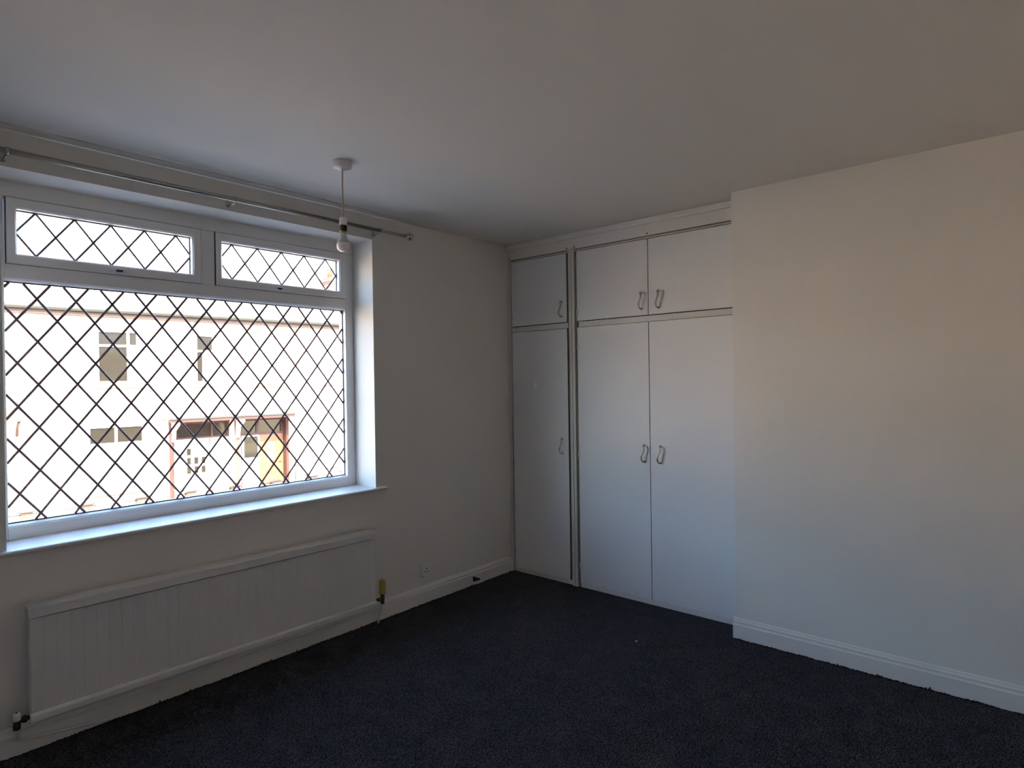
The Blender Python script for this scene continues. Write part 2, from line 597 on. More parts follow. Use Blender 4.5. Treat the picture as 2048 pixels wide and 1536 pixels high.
def lead_strips(pane, nx, nz, hx, hz, rect, y, w=0.0108, th=0.003):
    """Diagonal lead strips of a diamond lattice; each is a strip of its own on the glass."""
    done = set()
    for k in range(-40, 41):
        for s in (1, -1):
            c = clip_line(nx + 2 * hx * k, nz, hx, s * hz, *rect)
            if not c:
                continue
            (ax, az), (bx_, bz) = c
            key = (round(ax, 3), round(az, 3), s)
            if key in done or math.hypot(bx_ - ax, bz - az) < 0.012:
                continue
            done.add(key)
            d = Vector((bx_ - ax, 0, bz - az)).normalized()
            n = Vector((-d.z, 0, d.x)) * (w / 2)
            A, B = Vector((ax, 0, az)), Vector((bx_, 0, bz))
            off = 0.0 if s > 0 else -0.0012
            b = MB()
            yo, yi = y - .0001, y - th + off
            c8 = 0.55
            lo = [A - n, A + n, B + n, B - n]
            hi = [A - n * c8, A + n * c8, B + n * c8, B - n * c8]
            v = [b.bm.verts.new((p.x, yo, p.z)) for p in lo] + [b.bm.verts.new((p.x, yi, p.z)) for p in hi]
            b._faces(v, [(0, 1, 2, 3), (4, 5, 6, 7), (0, 1, 5, 4), (1, 2, 6, 5), (2, 3, 7, 6), (3, 0, 4, 7)])
            b.build('lead_strip', LEAD, pane)


# fixed pane
GY = 0.232
b = MB()
b.box(MX0 - .004, MX1 + .004, GY, GY + .004, MZ0 - .004, MZ1 + .004)
pane = b.build('glass_pane', GLASS, win)
b = MB()
b.ring_y(MX0 - .002, MX1 + .002, MZ0 - .002, MZ1 + .002, MX0 + .005, MX1 - .005, MZ0 + .005, MZ1 - .005, GY - .003, GY - .0002)
b.build('gasket', GASKETGAP, pane)
lead_strips(pane, -2.789, 1.780, 0.06975, 0.0907, (MX0 + .004, MX1 - .004, MZ0 + .004, MZ1 - .004), GY)

# two top-hung opening sashes
for S, G, apex in ((SL, (-2.860, -2.171, 1.955, 2.140), -2.791), (SR, (-2.025, -1.332, 1.955, 2.140), -1.961)):
    b = MB()
    b.ring_y(S[0] + .003, S[1] - .003, S[2] + .002, S[3] - .003, G[0], G[1], G[2], G[3], 0.186, 0.262, 0.007)
    sash = b.build('opening_sash', UPVC, win)
    b = MB()
    b.box(G[0] - .004, G[1] + .004, 0.222, 0.226, G[2] - .004, G[3] + .004)
    b.build('glass_pane', GLASS, sash)
    b = MB()
    b.ring_y(G[0] - .002, G[1] + .002, G[2] - .002, G[3] + .002, G[0] + .004, G[1] - .004, G[2] + .004, G[3] - .004, 0.219, 0.2218)
    b.build('gasket', GASKETGAP, sash)
    lead_strips(sash, apex, 2.139, 0.0694, 0.0907, (G[0] + .003, G[1] - .003, G[2] + .003, G[3] - .003), 0.222, w=0.0092)
    # black ring painted in as the shade of the gap around the sash
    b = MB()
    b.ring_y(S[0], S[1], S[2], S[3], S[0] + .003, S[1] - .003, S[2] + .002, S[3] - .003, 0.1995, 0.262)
    b.build('sash_gap_shade', GASKETGAP, sash)
    # latch handle with black push button
    hx = (-2.515 if S is SL else -1.742)
    b = MB()
    b.box(hx - .042, hx + .042, 0.176, 0.186, 1.919, 1.938, 0.003, 2)
    b.prism([(hx - .055, 0.176), (hx - .012, 0.168), (hx + .040, 0.166), (hx + .046, 0.176)], 'z', 1.920, 1.934)
    b.mi = 1
    b.box(hx + .004, hx + .030, 0.1635, 0.170, 1.9225, 1.9315, 0.001)
    b.build('latch_handle', [UPVC, BLACK], sash)

# window board
b = MB()
prof = [(0.2, WZ0 - .018), (-0.018, WZ0 - .018), (-0.0245, WZ0 - .015), (-0.027, WZ0 - .009), (-0.0245, WZ0 - .003), (-0.018, WZ0), (0.2, WZ0)]
b.prism(prof, 'x', WX0 + .001, WX1 - .001)
b.prism([(p[0] if p[0] < 0 else 0.0, p[1]) for p in prof], 'x', -3.010, WX0 + .001)
b.prism([(p[0] if p[0] < 0 else 0.0, p[1]) for p in prof], 'x', WX1 - .001, -1.165)
b.build('window_sill', GLOSSW, win)

# ------------------------------------------------------------------ radiator
RX0, RX1 = -2.900, -1.292
RT = -0.0115                                             # it hangs a touch lower at its valve end
rad = thing('radiator', 'long white ribbed panel radiator hanging under the window', 'radiator', ((RX0 + RX1) / 2, -0.06, 0.11))


def rz(x, z):
    return z + (x - (RX0 + RX1) / 2) * RT


def tilt(b):
    for v in b.bm.verts:
        v.co.z = rz(v.co.x, v.co.z)
    return b


# fluted front: shallow vertical grooves pressed into the steel
b = MB()
n = 36
pitch = (RX1 - RX0 - .016) / n
pr = []
for i in range(n):
    x = RX0 + .008 + i * pitch
    pr += [(x, -0.0765), (x + pitch * .10, -0.0776), (x + pitch * .86, -0.0776), (x + pitch * .93, -0.0765)]
pr += [(RX1 - .008, -0.0760), (RX1 - .008, -0.070), (RX0 + .008, -0.070)]
b.prism(pr, 'z', 0.150, 0.515)
tilt(b)
b.build('front_panel', RADW, rad)
b = MB()
b.box(RX0 + .02, RX1 - .02, -0.044, -0.030, 0.14, 0.54, 0.004)
tilt(b)
b.build('back_panel', RADW, rad)
b = MB()
k = 0
x = RX0 + .03
while x < RX1 - .03:
    b.box(x, x + .002, -0.070, -0.044, 0.17, 0.52)
    x += 0.028
tilt(b)
b.build('convector_fins', RADW, rad)
b = MB()
b.prism([(-0.092, 0.522), (-0.0925, 0.556), (-0.090, 0.562), (-0.082, 0.5655), (-0.030, 0.5655), (-0.026, 0.562), (-0.026, 0.522), (-0.030, 0.522), (-0.030, 0.556), (-0.086, 0.556), (-0.086, 0.522)], 'x', RX0, RX1)
tilt(b)
b.build('top_cover', RADW, rad)
b = MB()
b.prism([(-0.070, 0.122), (-0.088, 0.124), (-0.0905, 0.128), (-0.0905, 0.148), (-0.0885, 0.152), (-0.080, 0.157), (-0.070, 0.157)], 'x', RX0 + .003, RX1 - .003)
tilt(b)
b.build('bottom_rail', RADW, rad)
for x in (RX0 + .009, RX1 - .013):
    b = MB()
    b.box(x, x + .004, -0.070, -0.028, 0.135, 0.512, .001)
    tilt(b)
    b.build('side_cover', RADW, rad)
for x in (RX0 + .22, RX1 - .22):
    b = MB()
    b.box(x - .015, x + .015, -0.031, -0.0005, 0.2, 0.5)
    b.build('wall_bracket', RADW, rad)
# thermostatic valve on the right
vx, vy = -1.243, -0.062
b = MB()
b.lathe([(.0085, .112), (.0115, .114), (.0115, .128), (.0095, .131), (.0125, .134), (.0135, .150), (.010, .158), (.013, .160), (.013, .170), (.009, .172)], (vx, vy, 0), seg=12)
b.tube([(vx, vy, .142), (vx - .022, vy, .142), (vx - .05, vy, .143)], [.0095, .0085, .007], 10)
b.lathe([(.012, -.034), (.012, -.020)], (vx, vy, .142), 'x', 6, False)
valve = b.build('valve_body', BRASS, rad)
b = MB()
b.lathe([(.012, .170), (.0205, .172), (.0215, .180), (.0205, .186), (.0185, .189), (.0185, .228), (.0195, .230), (.0195, .242), (.0165, .248), (.0, .249)], (vx, vy, 0), seg=22)
for k in range(22):
    a = 2 * math.pi * k / 22
    cx, cy = vx + .0185 * math.cos(a), vy + .0185 * math.sin(a)
    b.box(cx - .0008, cx + .0008, cy - .0008, cy + .0008, .190, .227)
b.build('valve_head', YELL, valve)
b = MB()
b.tube([(vx, vy, .114), (vx - .004, vy + .003, .08), (vx - .014, vy + .012, .035), (vx - .020, vy + .018, .0)], .0055, 10)
b.build('supply_pipe', RADW, rad)
# lockshield valve on the left
wx, wy = -2.935, -0.062
b = MB()
b.lathe([(.008, .118), (.012, .120), (.013, .136), (.009, .142), (.011, .146), (.011, .152)], (wx, wy, 0), seg=12)
b.tube([(wx, wy, .148), (wx + .02, wy, .150), (wx + .05, wy, .151)], [.010, .009, .007], 10)
b.lathe([(.013, .018), (.013, .030)], (wx, wy, .1495), 'x', 6, False)
lv = b.build('lockshield_body', BRASS, rad)
b = MB()
b.lathe([(.011, .152), (.0135, .154), (.0125, .176), (.010, .180), (.0, .181)], (wx, wy, 0), seg=16)
b.mi = 1
b.lathe([(.004, .181), (.004, .1835), (.0, .1838)], (wx, wy, 0), seg=8)
b.build('lockshield_cap', [PLAST, BLACK], lv)
b = MB()
b.tube([(wx, wy, .118), (wx + .001, wy + .006, .095), (wx + .006, wy + .026, .070), (wx + .03, wy + .036, .058), (wx + .10, wy + .037, .046), (wx + .20, wy + .038, .030), (wx + .30, wy + .041, .014), (wx + .38, wy + .050, .004)], .006, 10)
b.build('return_pipe', RADW, rad)

# ------------------------------------------------------------------ socket outlet and clip
sx, sz = -0.859, 0.203
so = thing('socket_outlet', 'white switched single socket outlet on the window wall above the skirting', 'socket', (sx, 0, sz - .043))
b = MB()
b.box(sx - .043, sx + .043, -0.0105, 0.0, sz - .043, sz + .043, 0.003, 2)
b.build('face_plate', PLAST, so)
for dx, dz, w, h in ((0.004, .012, .0035, .0065), (-.008, -.006, .0050, .0035), (.016, -.006, .0050, .0035)):
    b = MB()
    b.box(sx + dx - w, sx + dx + w, -0.0112, -0.008, sz + dz - h * .7, sz + dz + h * .7)
    b.build('pin_slot', BLACK, so)
b = MB()
b.prism([(-0.0100, sz + .006), (-0.0135, sz + .012), (-0.0125, sz + .024), (-0.0100, sz + .026)], 'x', sx + .026, sx + .036)
b.build('rocker_switch', PLAST, so)
for dx in (-.032, .032):
    b = MB()
    b.lathe([(.0035, -.0112), (.0035, -.009)], (sx + dx, 0, sz - .030), 'y', 10)
    b.build('screw', BLACK if dx < 0 else PLAST, so)

b = MB()
b.prism([(-0.446, 0.030), (-0.446, 0.063), (-0.432, 0.058), (-0.386, 0.034), (-0.384, 0.026), (-0.40, 0.028)], 'y', -0.030, -0.0182)
tag(b.build('skirting_clip', BROWN), 'small dark brown wedge-shaped clip stuck to the skirting near the wardrobe', 'clip')

# ------------------------------------------------------------------ curtain pole
PY, PZ = -0.080, 2.288
pole = thing('curtain_pole', 'thin metal curtain pole with ball finial above the window', 'curtain pole', (-2.0, -.04, 2.26))
b = MB()
b.tube([(-3.12, PY, PZ), (-1.222, PY, PZ)], .0110, 16)
b.build('outer_rod', STEEL, pole)
b = MB()
b.tube([(-1.225, PY, PZ), (-1.03, PY, PZ)], .0095, 16)
b.build('inner_rod', STEEL, pole)
b = MB()
b.lathe([(.0100, -1.048), (.0130, -1.047), (.0130, -1.041), (.0095, -1.039), (.0095, -1.034)] +
        [(max(.0240 * math.sin(math.pi * k / 14), .0005), -1.012 - .0240 * math.cos(math.pi * k / 14)) for k in range(2, 15)], (0, PY, PZ), 'x', 24)
b.build('finial', CHROME, pole)
b = MB()
b.lathe([(.0005, -3.16)] + [(.0215 * math.sin(math.pi * k / 14), -3.138 - .0215 * math.cos(math.pi * k / 14)) for k in range(1, 13)] + [(.0095, -3.115)], (0, PY, PZ), 'x', 24)
b.build('finial', CHROME, pole)
for x in (-2.936, -2.080, -1.223):
    b = MB()
    b.box(x - .0085, x + .0085, -0.0035, 0.0, 2.266, 2.306, .001)
    br = b.build('bracket_plate', STEEL, pole)
    b = MB()
    b.tube([(x, -0.003, 2.272), (x, -.045, 2.272), (x, -.066, 2.274), (x, PY, PZ - .012)], .0048, 10)
    b.build('bracket_arm', STEEL, br)
    b = MB()
    b.lathe([(.0118, -.006), (.0138, -.005), (.0138, .005), (.0118, .006)], (x, PY, PZ), 'x', 18)
    b.tube([(x, PY, PZ - .011), (x, PY, PZ - .020)], .0035, 8)
    b.build('clamp_ring', STEEL, br)

# ------------------------------------------------------------------ pendant lamp
px_, py_ = -1.842, -0.613
lamp = thing('pendant_lamp', 'bare bulb on a thin flex hanging from a white ceiling rose', 'pendant lamp', (px_, py_, H))
b = MB()
b.lathe([(.0, -.036), (.008, -.036), (.0085, -.032), (.034, -.030), (.0405, -.026), (.0425, -.004), (.0425, 0)], (px_, py_, H), seg=36)
b.build('ceiling_rose', PLAST, lamp)
b = MB()
b.tube([(px_ + .0005, py_, H - .034), (px_ - .0008, py_ + .0006, 2.29), (px_ + .0006, py_, 2.20), (px_, py_, 2.144)], .0034, 10)
b.build('flex', FLEX, lamp)
b = MB()
b.lathe([(.005, 2.152), (.012, 2.150), (.0165, 2.144), (.0175, 2.117), (.0165, 2.114), (.010, 2.114)], (px_, py_, 0), seg=24)
b.build('lamp_holder', PLAST, lamp)
b = MB()
pr = [(.012, 2.116), (.0165, 2.115)]
for k in range(5):
    pr += [(.0168, 2.114 - k * .005), (.0152, 2.1115 - k * .005)]
pr += [(.0165, 2.089), (.012, 2.088)]
b.lathe(pr, (px_, py_, 0), seg=24)
b.build('shade_ring', BLACK, lamp)
b = MB()
b.lathe([(.010, 2.093), (.0125, 2.092), (.0125, 2.080), (.011, 2.078)], (px_, py_, 0), seg=20)
b.mi = 1
b.lathe([(.0125, 2.080), (.0145, 2.077), (.0165, 2.060), (.0225, 2.046), (.0288, 2.035)], (px_, py_, 0), seg=28)
b.mi = 2
b.lathe([(.0288, 2.035), (.0300, 2.026), (.0290, 2.016), (.0255, 2.0065), (.018, 1.9995), (.009, 1.9967), (.0003, 1.996)], (px_, py_, 0), seg=28)
b.build('light_bulb', [YELL, BULBN, BULB], lamp)

# ------------------------------------------------------------------ built-in wardrobes
DX = -0.018                                # door faces stand proud of the frame plane x = 0


def s_handle(parent, y, z):
    """Wavy bow handle with two flared feet."""
    b = MB()
    pts, rr = [], []
    hh = 0.049
    for i in range(25):
        t = i / 24
        zz = z + hh - 2 * hh * t
        yy = y - 0.0085 * math.sin(2 * math.pi * (t * 0.92 + 0.04))
        xx = DX - 0.024 - 0.004 * math.sin(math.pi * t)
        pts.append((xx, yy, zz))
        rr.append(0.0042 + 0.0016 * abs(math.sin(2 * math.pi * t)))
    b.tube([(DX + .001, y, z + hh + .002), (DX - .012, y, z + hh + .0015)] + pts + [(DX - .012, y, z - hh - .0015), (DX + .001, y, z - hh - .002)],
           [.0072, .0050] + rr + [.0050, .0072], 10)
    for s in (1, -1):
        b.lathe([(.0078, .001), (.0078, -.002), (.0055, -.0045)], (DX, y, z + s * (hh + .002)), 'x', 12)
    b.build('handle', PEWTER, parent)


def door_leaf(parent, y0, y1, z0, z1, hinge_y, hinge_zs):
    b = MB()
    b.box(DX, -0.0005, y0, y1, z0, z1)
    # the leaf is laminated on its face, raw along its edges
    for f in b.bm.faces:
        f.material_index = 0 if abs(f.calc_center_median().x - DX) < 1e-5 else 1
    d = b.build('door', [DOORW, OLIVE], parent)
    for hz in hinge_zs:
        b = MB()
        b.tube([(DX - .003, hinge_y, hz - .022), (DX - .003, hinge_y, hz + .022)], .0032, 8)
        b.box(DX - .0012, DX, min(hinge_y, hinge_y + (.010 if hinge_y == y0 else -.010)), max(hinge_y, hinge_y + (.010 if hinge_y == y0 else -.010)), hz - .02, hz + .02)
        b.build('hinge', CREAM, d)
    return d


ZR0, ZR1 = 1.757, 1.797                     # middle rail
ZT = 2.268                                  # top of the upper doors
# narrow unit beside the window wall
wa = thing('built_in_wardrobe', 'narrow white built-in wardrobe in the corner beside the window wall', 'wardrobe', (0.3, -0.30, 0))
for y0, y1 in ((-0.034, -0.0005), (-0.574, -0.534)):
    b = MB()
    b.box(0.0, 0.022, y0, y1, 0.0, 2.30)
    b.build('stile', CREAM, wa)
b = MB()
b.box(DX, 0.0, -0.0265, -0.0005, 0.0, 2.30, .002)
b.build('scribe_strip', CREAM, wa)
b = MB()
b.box(DX - .004, 0.0, -0.574, -0.553, 0.0, 2.296, .0015)
b.build('cover_bead', CREAM, wa)
b = MB()
b.box(-0.012, 0.022, -0.540, -0.030, ZR0 + .002, ZR1 - .002, .001)
b.build('middle_rail', CREAM, wa)
b = MB()
b.box(-0.010, 0.022, -0.553, -0.028, 0.0, 0.029, .001)
b.build('plinth', GLOSSW, wa)
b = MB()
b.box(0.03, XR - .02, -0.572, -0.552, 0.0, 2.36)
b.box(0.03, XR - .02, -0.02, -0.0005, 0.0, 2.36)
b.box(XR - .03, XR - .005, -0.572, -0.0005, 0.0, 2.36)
b.box(0.026, 0.034, -0.56, -0.01, 0.0, 2.36)  # backing board, dark so the gaps read as shade
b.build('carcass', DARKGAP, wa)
d = door_leaf(wa, -0.533, -0.038, ZR1 + .003, ZT, -0.038, (2.20, 1.87))
s_handle(d, -0.489, 1.891)
d = door_leaf(wa, -0.533, -0.038, 0.032, ZR0 - .001, -0.038, (1.62, 0.95, 0.16))
s_handle(d, -0.481, 0.949)

# double unit running to the chimney breast
wb = thing('built_in_wardrobe', 'wide white built-in double wardrobe between the narrow one and the chimney breast', 'wardrobe', (0.3, -1.15, 0))
for y0, y1 in ((-0.640, -0.576), (CBY + .001, CBY + .05)):
    b = MB()
    b.box(0.0, 0.022, y0, y1, 0.0, 2.30)
    b.build('stile', CREAM, wb)
b = MB()
b.box(DX - .004, 0.0, -0.598, -0.577, 0.0, 2.296, .0015)
b.build('cover_bead', CREAM, wb)
b = MB()
b.box(-0.010, 0.0, -0.6145, -0.600, 0.0, 2.30)
b.build('edge_batten', OLIVE, wb)
b = MB()
b.box(-0.012, 0.022, CBY + .001, -0.628, ZR0 + .002, ZR1 - .002, .001)
b.build('middle_rail', CREAM, wb)
b = MB()
b.box(-0.010, 0.022, CBY + .001, -0.6155, 0.0, 0.029, .001)
b.build('plinth', GLOSSW, wb)
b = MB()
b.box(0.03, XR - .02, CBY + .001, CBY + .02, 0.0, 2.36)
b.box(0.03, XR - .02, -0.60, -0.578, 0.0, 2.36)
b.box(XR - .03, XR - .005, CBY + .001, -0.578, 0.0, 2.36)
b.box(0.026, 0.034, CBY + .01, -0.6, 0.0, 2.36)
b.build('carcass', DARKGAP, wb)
YS = -1.1505
for (y0, y1, hy, hs) in ((YS + .0022, -0.618, -0.618, 1), (CBY + .004, YS - .0022, CBY + .004, 0)):
    d = door_leaf(wb, y0, y1, ZR1 + .003, ZT, hy, (2.20, 1.86) if hs else ())
    s_handle(d, -1.104 if hs else -1.220, 1.890)
    d = door_leaf(wb, y0, y1, 0.032, ZR0 - .001, hy, (1.62, 0.90, 0.15) if hs else ())
    s_handle(d, -1.110 if hs else -1.220, 0.938)

# header board over both wardrobes with its cornice strip
hd = thing('trim_2', 'white header board and cornice strip above both wardrobes', 'trim', (0.0, -0.86, 2.27), kind='structure')
b = MB()
b.box(-0.014, 0.022, CBY + .0005, -0.0005, 2.290, 2.362, .001)
b.build('header_board', GLOSSW, hd)
b = MB()
b.prism([(0.022, 2.362), (-0.018, 2.362), (-0.022, 2.366), (-0.024, 2.372), (-0.024, 2.398), (0.022, 2.3995)], 'y', CBY + .0005, -0.0005)
b.build('cornice_strip', GLOSSW, hd)
b = MB()
b.box(-0.0185, 0.0, CBY + .0005, -0.0005, 2.2725, 2.2805, .001)
b.build('bead_strip', CREAM, hd)
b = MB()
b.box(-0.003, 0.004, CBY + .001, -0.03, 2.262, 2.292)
b.build('painted_shadow_gap', OLIVE, hd)  # olive strip painted in as the shadow line over the doors
for y in (-0.020, -0.536, -0.600, -1.146):
    b = MB()
    b.lathe([(.0045, .001), (.0045, -.002), (.003, -.0035)], (-0.014, y, 2.303), 'x', 10)
    b.build('screw', BROWN, hd)

# ------------------------------------------------------------------ bits lying on the carpet
b = MB()
b.prism([(-.556, -1.340), (-.548, -1.346), (-.540, -1.338), (-.544, -1.334), (-.538, -1.329), (-.549, -1.332)], 'z', 0.0005, 0.004)
tag(b.build('lint_scrap', LINT), 'tiny white lint scrap on the carpet in front of the wide wardrobe', 'lint')
b = MB()
b.prism([(-1.470, -.083), (-1.466, -.086), (-1.462, -.083), (-1.466, -.079)], 'z', 0.0005, 0.004)
tag(b.build('lint_scrap', LINT), 'tiny white lint speck on the carpet beside the radiator valve', 'lint')
b = MB()
b.tube([(-1.42, -.60, .003), (-1.385, -.575, .004), (-1.345, -.560, .003), (-1.30, -.562, .004), (-1.26, -.585, .003), (-1.245, -.61, .003)], .0006, 6)
tag(b.build('loose_thread', THREAD), 'fine pale loose thread curled on the dark carpet', 'thread')

# ------------------------------------------------------------------ outdoors: own roof, street, houses opposite
b = MB()
b.prism([(0.62, 2.95), (0.62, 3.10), (-4.0, 5.40), (-8.6, 3.10), (-8.6, 2.95), (-4.0, 5.20)], 'x', -9.0, 9.0)
tag(b.build('roof', ROOF), 'slate roof over the bedroom', 'roof', kind='structure')
b = MB()
b.box(-9.0, 9.0, -8.3, -8.0, GZ, 3.0)
tag(b.build('wall_rear', OURBRICK), 'brick rear wall of the house', 'wall', kind='structure')

TH = math.atan(0.08)


def street(u, v, z=0.0):
    """Point at distance u along the houses opposite, v behind their front (towards us negative)."""
    return Vector((u * math.cos(TH) + v * math.sin(TH), 16 - u * math.sin(TH) + v * math.cos(TH), z))


b = MB()
b.box(-40, 60, 0.29, 60, GZ - .3, GZ - .06)
tag(b.build('road', ROAD), 'asphalt street between the house and the terrace opposite', 'road', kind='structure')
b = MB()
b.box(-40, 60, -3.2, 0.0, -.3, 0.0)
pv = b.build('pavement', PAVE, origin=(0, 0, 0))
pv.location = street(0, 0, GZ)
pv.rotation_euler.z = -TH
tag(pv, 'pale paving in front of the terrace opposite', 'pavement', kind='structure')


class House:
    """One terraced house of the row opposite; local x along the front, y into the house, z up from the street."""

    def __init__(self, u0, u1, label):
        self.u0, self.u1 = u0, u1
        self.root = thing('terraced_house', label, 'house', street((u0 + u1) / 2, 0, GZ), group='terraced houses across the street')
        self.root.rotation_euler.z = -TH
        self.c = (u0 + u1) / 2
        self.holes = []

    def X(self, u):
        return u - self.c

    def Z(self, z):
        return z - GZ

    def part(self, b, name, m, parent=None):
        return b.build(name, m, parent or self.root, local=True)

    def wall(self):
        b = MB()
        us = sorted({self.u0, self.u1, *[h[0] for h in self.holes], *[h[1] for h in self.holes]})
        zs = sorted({GZ, 3.30, *[h[2] for h in self.holes], *[h[3] for h in self.holes]})
        def inhole(u, z):
            return any(h[0] < u < h[1] and h[2] < z < h[3] for h in self.holes)
        for i in range(len(us) - 1):
            for k in range(len(zs) - 1):
                if inhole((us[i] + us[i + 1]) / 2, (zs[k] + zs[k + 1]) / 2):
                    continue
                x0, x1, z0, z1 = self.X(us[i]), self.X(us[i + 1]), self.Z(zs[k]), self.Z(zs[k + 1])
                b.quad([(x0, 0, z0), (x1, 0, z0), (x1, 0, z1), (x0, 0, z1)])
        for h in self.holes:
            x0, x1, z0, z1 = self.X(h[0]), self.X(h[1]), self.Z(h[2]), self.Z(h[3])
            D = h[4]
            b.quad([(x0, 0, z0), (x0, D, z0), (x0, D, z1), (x0, 0, z1)])
            b.quad([(x1, 0, z0), (x1, D, z0), (x1, D, z1), (x1, 0, z1)])
            b.quad([(x0, 0, z0), (x1, 0, z0), (x1, D, z0), (x0, D, z0)])
            b.quad([(x0, 0, z1), (x1, 0, z1), (x1, D, z1), (x0, D, z1)])
            b.quad([(x0, D, z0), (x1, D, z0), (x1, D, z1), (x0, D, z1)])
        x0, x1 = self.X(self.u0), self.X(self.u1)
        self.part(b, 'wall', RENDER)
        b = MB()
        b.box(x0, x1, 8.0, 8.2, 0, self.Z(3.3))
        self.part(b, 'rear_wall', RENDER)

    def window(self, u0, u1, z0, z1, bars, panes, sill=True, m=WHITEP):
        """bars: list of ('v', u) or ('h', z, ua, ub); panes: list of (u0,u1,z0,z1,material)."""
        self.holes.append((u0, u1, z0, z1, 0.16))
        X, Z = self.X, self.Z
        b = MB()
        b.ring_y(X(u0), X(u1), Z(z0), Z(z1), X(u0) + .06, X(u1) - .06, Z(z0) + .07, Z(z1) - .06, 0.07, 0.13)
        for bar in bars:
            if bar[0] == 'v':
                b.box(X(bar[1]) - .03, X(bar[1]) + .03, 0.065, 0.13, Z(z0) + .07, Z(z1) - .06)
            else:
                b.box(X(bar[2]), X(bar[3]), 0.066, 0.13, Z(bar[1]) - .03, Z(bar[1]) + .03)
        w = self.part(b, 'window', m)
        for p in panes:
            b = MB()
            b.box(X(p[0]), X(p[1]), 0.105, 0.112, Z(p[2]), Z(p[3]))
            self.part(b, 'pane', p[4], w)
        if sill:
            b = MB()
            b.box(X(u0) - .1, X(u1) + .1, -0.06, 0.1, Z(z0) - .11, Z(z0) - .085, 0.004)
            self.part(b, 'sill', SILLSHADE, w)  # thin sill coloured as the shadow line under the window
        return w

    def roofs(self, gutter=True):
        X, Z = self.X, self.Z
        x0, x1 = X(self.u0), X(self.u1)
        b = MB()
        b.prism([(-0.22, Z(3.44)), (-0.22, Z(3.50)), (4.2, Z(6.05)), (8.4, Z(3.5)), (8.4, Z(3.4)), (4.2, Z(5.95))], 'x', x0, x1)
        self.part(b, 'roof', ROOF)
        b = MB()
        b.box(x0, x1, -0.16, 0.02, Z(3.24), Z(3.42))
        self.part(b, 'fascia_board', FASCIA)  # brown tone carries the shadow line below the gutter
        b = MB()
        n = 8
        pr = [(-0.235 + .065 * math.cos(a), Z(3.41) + .065 * math.sin(a) * 1.0) for a in [math.pi + math.pi * k / n for k in range(n + 1)]]
        pr = [(-0.30, Z(3.47))] + pr + [(-0.17, Z(3.47))]
        b.prism(pr, 'x', x0, x1)
        self.part(b, 'gutter', GUTTER)

    def chimney(self, u, v, z1):
        X, Z = self.X, self.Z
        b = MB()
        b.box(X(u) - .32, X(u) + .32, v - .3, v + .3, Z(4.4), Z(z1))
        b.box(X(u) - .38, X(u) + .38, v - .36, v + .36, Z(z1) - .16, Z(z1) - .04)
        ch = self.part(b, 'chimney', REDBRICK)
        for d in (-.16, .16):
            b = MB()
            b.lathe([(.10, 0), (.085, .3), (.11, .33), (.11, .37), (.07, .37)], (X(u) + d, v, Z(z1)), seg=12)
            self.part(b, 'chimney_pot', TILE, ch)


# --- house with the white glazed door
A = House(0.22, 5.22, 'pale rendered terraced house opposite with a white glazed front door')
A.window(1.68, 2.68, 1.45, 2.92, [('v', 2.42), ('h', 2.495, 1.68, 2.68)],
         [(1.74, 2.39, 1.55, 2.465, DARKPANE), (1.74, 2.39, 2.525, 2.86, DARKPANE), (2.45, 2.62, 1.55, 2.465, PALEPANE), (2.45, 2.62, 2.525, 2.86, DARKPANE)])  # pale lower right pane has its bright reflection painted in
A.window(4.11, 4.66, 1.45, 2.90, [('h', 2.40, 4.11, 4.66)],
         [(4.17, 4.32, 1.52, 2.37, DARKPANE), (4.32, 4.60, 1.52, 2.37, PALEPANE), (4.17, 4.60, 2.43, 2.84, DARKPANE)])
A.window(1.45, 2.78, -1.40, 0.36, [('v', 2.10), ('h', -.14, 1.45, 2.78)],
         [(1.51, 2.07, -.11, 0.30, DARKPANE), (2.13, 2.72, -.11, 0.30, DARKPANE), (1.51, 2.07, -1.33, -.17, PALEPANE), (2.13, 2.72, -1.33, -.17, PALEPANE)])
A.holes.append((3.46, 5.14, GZ, 0.36, 0.45))
A.wall()
A.roofs()
X, Z = A.X, A.Z
# entrance: shaded lintel board, transom lights, white door with six little panes
b = MB()
b.box(X(3.46), X(5.14), 0.30, 0.40, Z(0.27), Z(0.36))
A.part(b, 'lintel', REDWOOD)
b = MB()
b.box(X(3.46), X(3.60), 0.10, 0.40, Z(-.16), Z(0.36))
b.box(X(3.46), X(3.50), 0.10, 0.40, Z(GZ), Z(0.36))
A.part(b, 'entrance_post', REDWOOD)
b = MB()
b.ring_y(X(3.60), X(5.12), Z(-.18), Z(0.30), X(3.66), X(5.06), Z(-.13), Z(0.26), 0.34, 0.40)
b.box(X(4.60), X(4.66), 0.335, 0.40, Z(-.13), Z(0.26))
tr = A.part(b, 'transom_light', REDWOOD)
for u0, u1 in ((3.66, 4.60), (4.66, 5.06)):
    b = MB()
    b.box(X(u0), X(u1), 0.37, 0.376, Z(-.13), Z(0.26))
    A.part(b, 'pane', DARKPANE, tr)
b = MB()
b.box(X(3.60), X(5.12), 0.36, 0.42, Z(GZ + .1), Z(-.18))
dr = A.part(b, 'front_door', WHITEP)
for i in range(3):
    for k in range(3):
        b = MB()
        u, z = 3.93 + i * .20, -.46 - k * .27
        b.box(X(u), X(u + .11), 0.352, 0.362, Z(z - .20), Z(z))
        A.part(b, 'door_pane', DARKPANE if (k > 0 or i == 0) else PALEPANE, dr)
b = MB()
b.box(X(4.55), X(4.57), 0.345, 0.36, Z(GZ + .1), Z(-.19))
A.part(b, 'door_joint', FASCIA, dr)

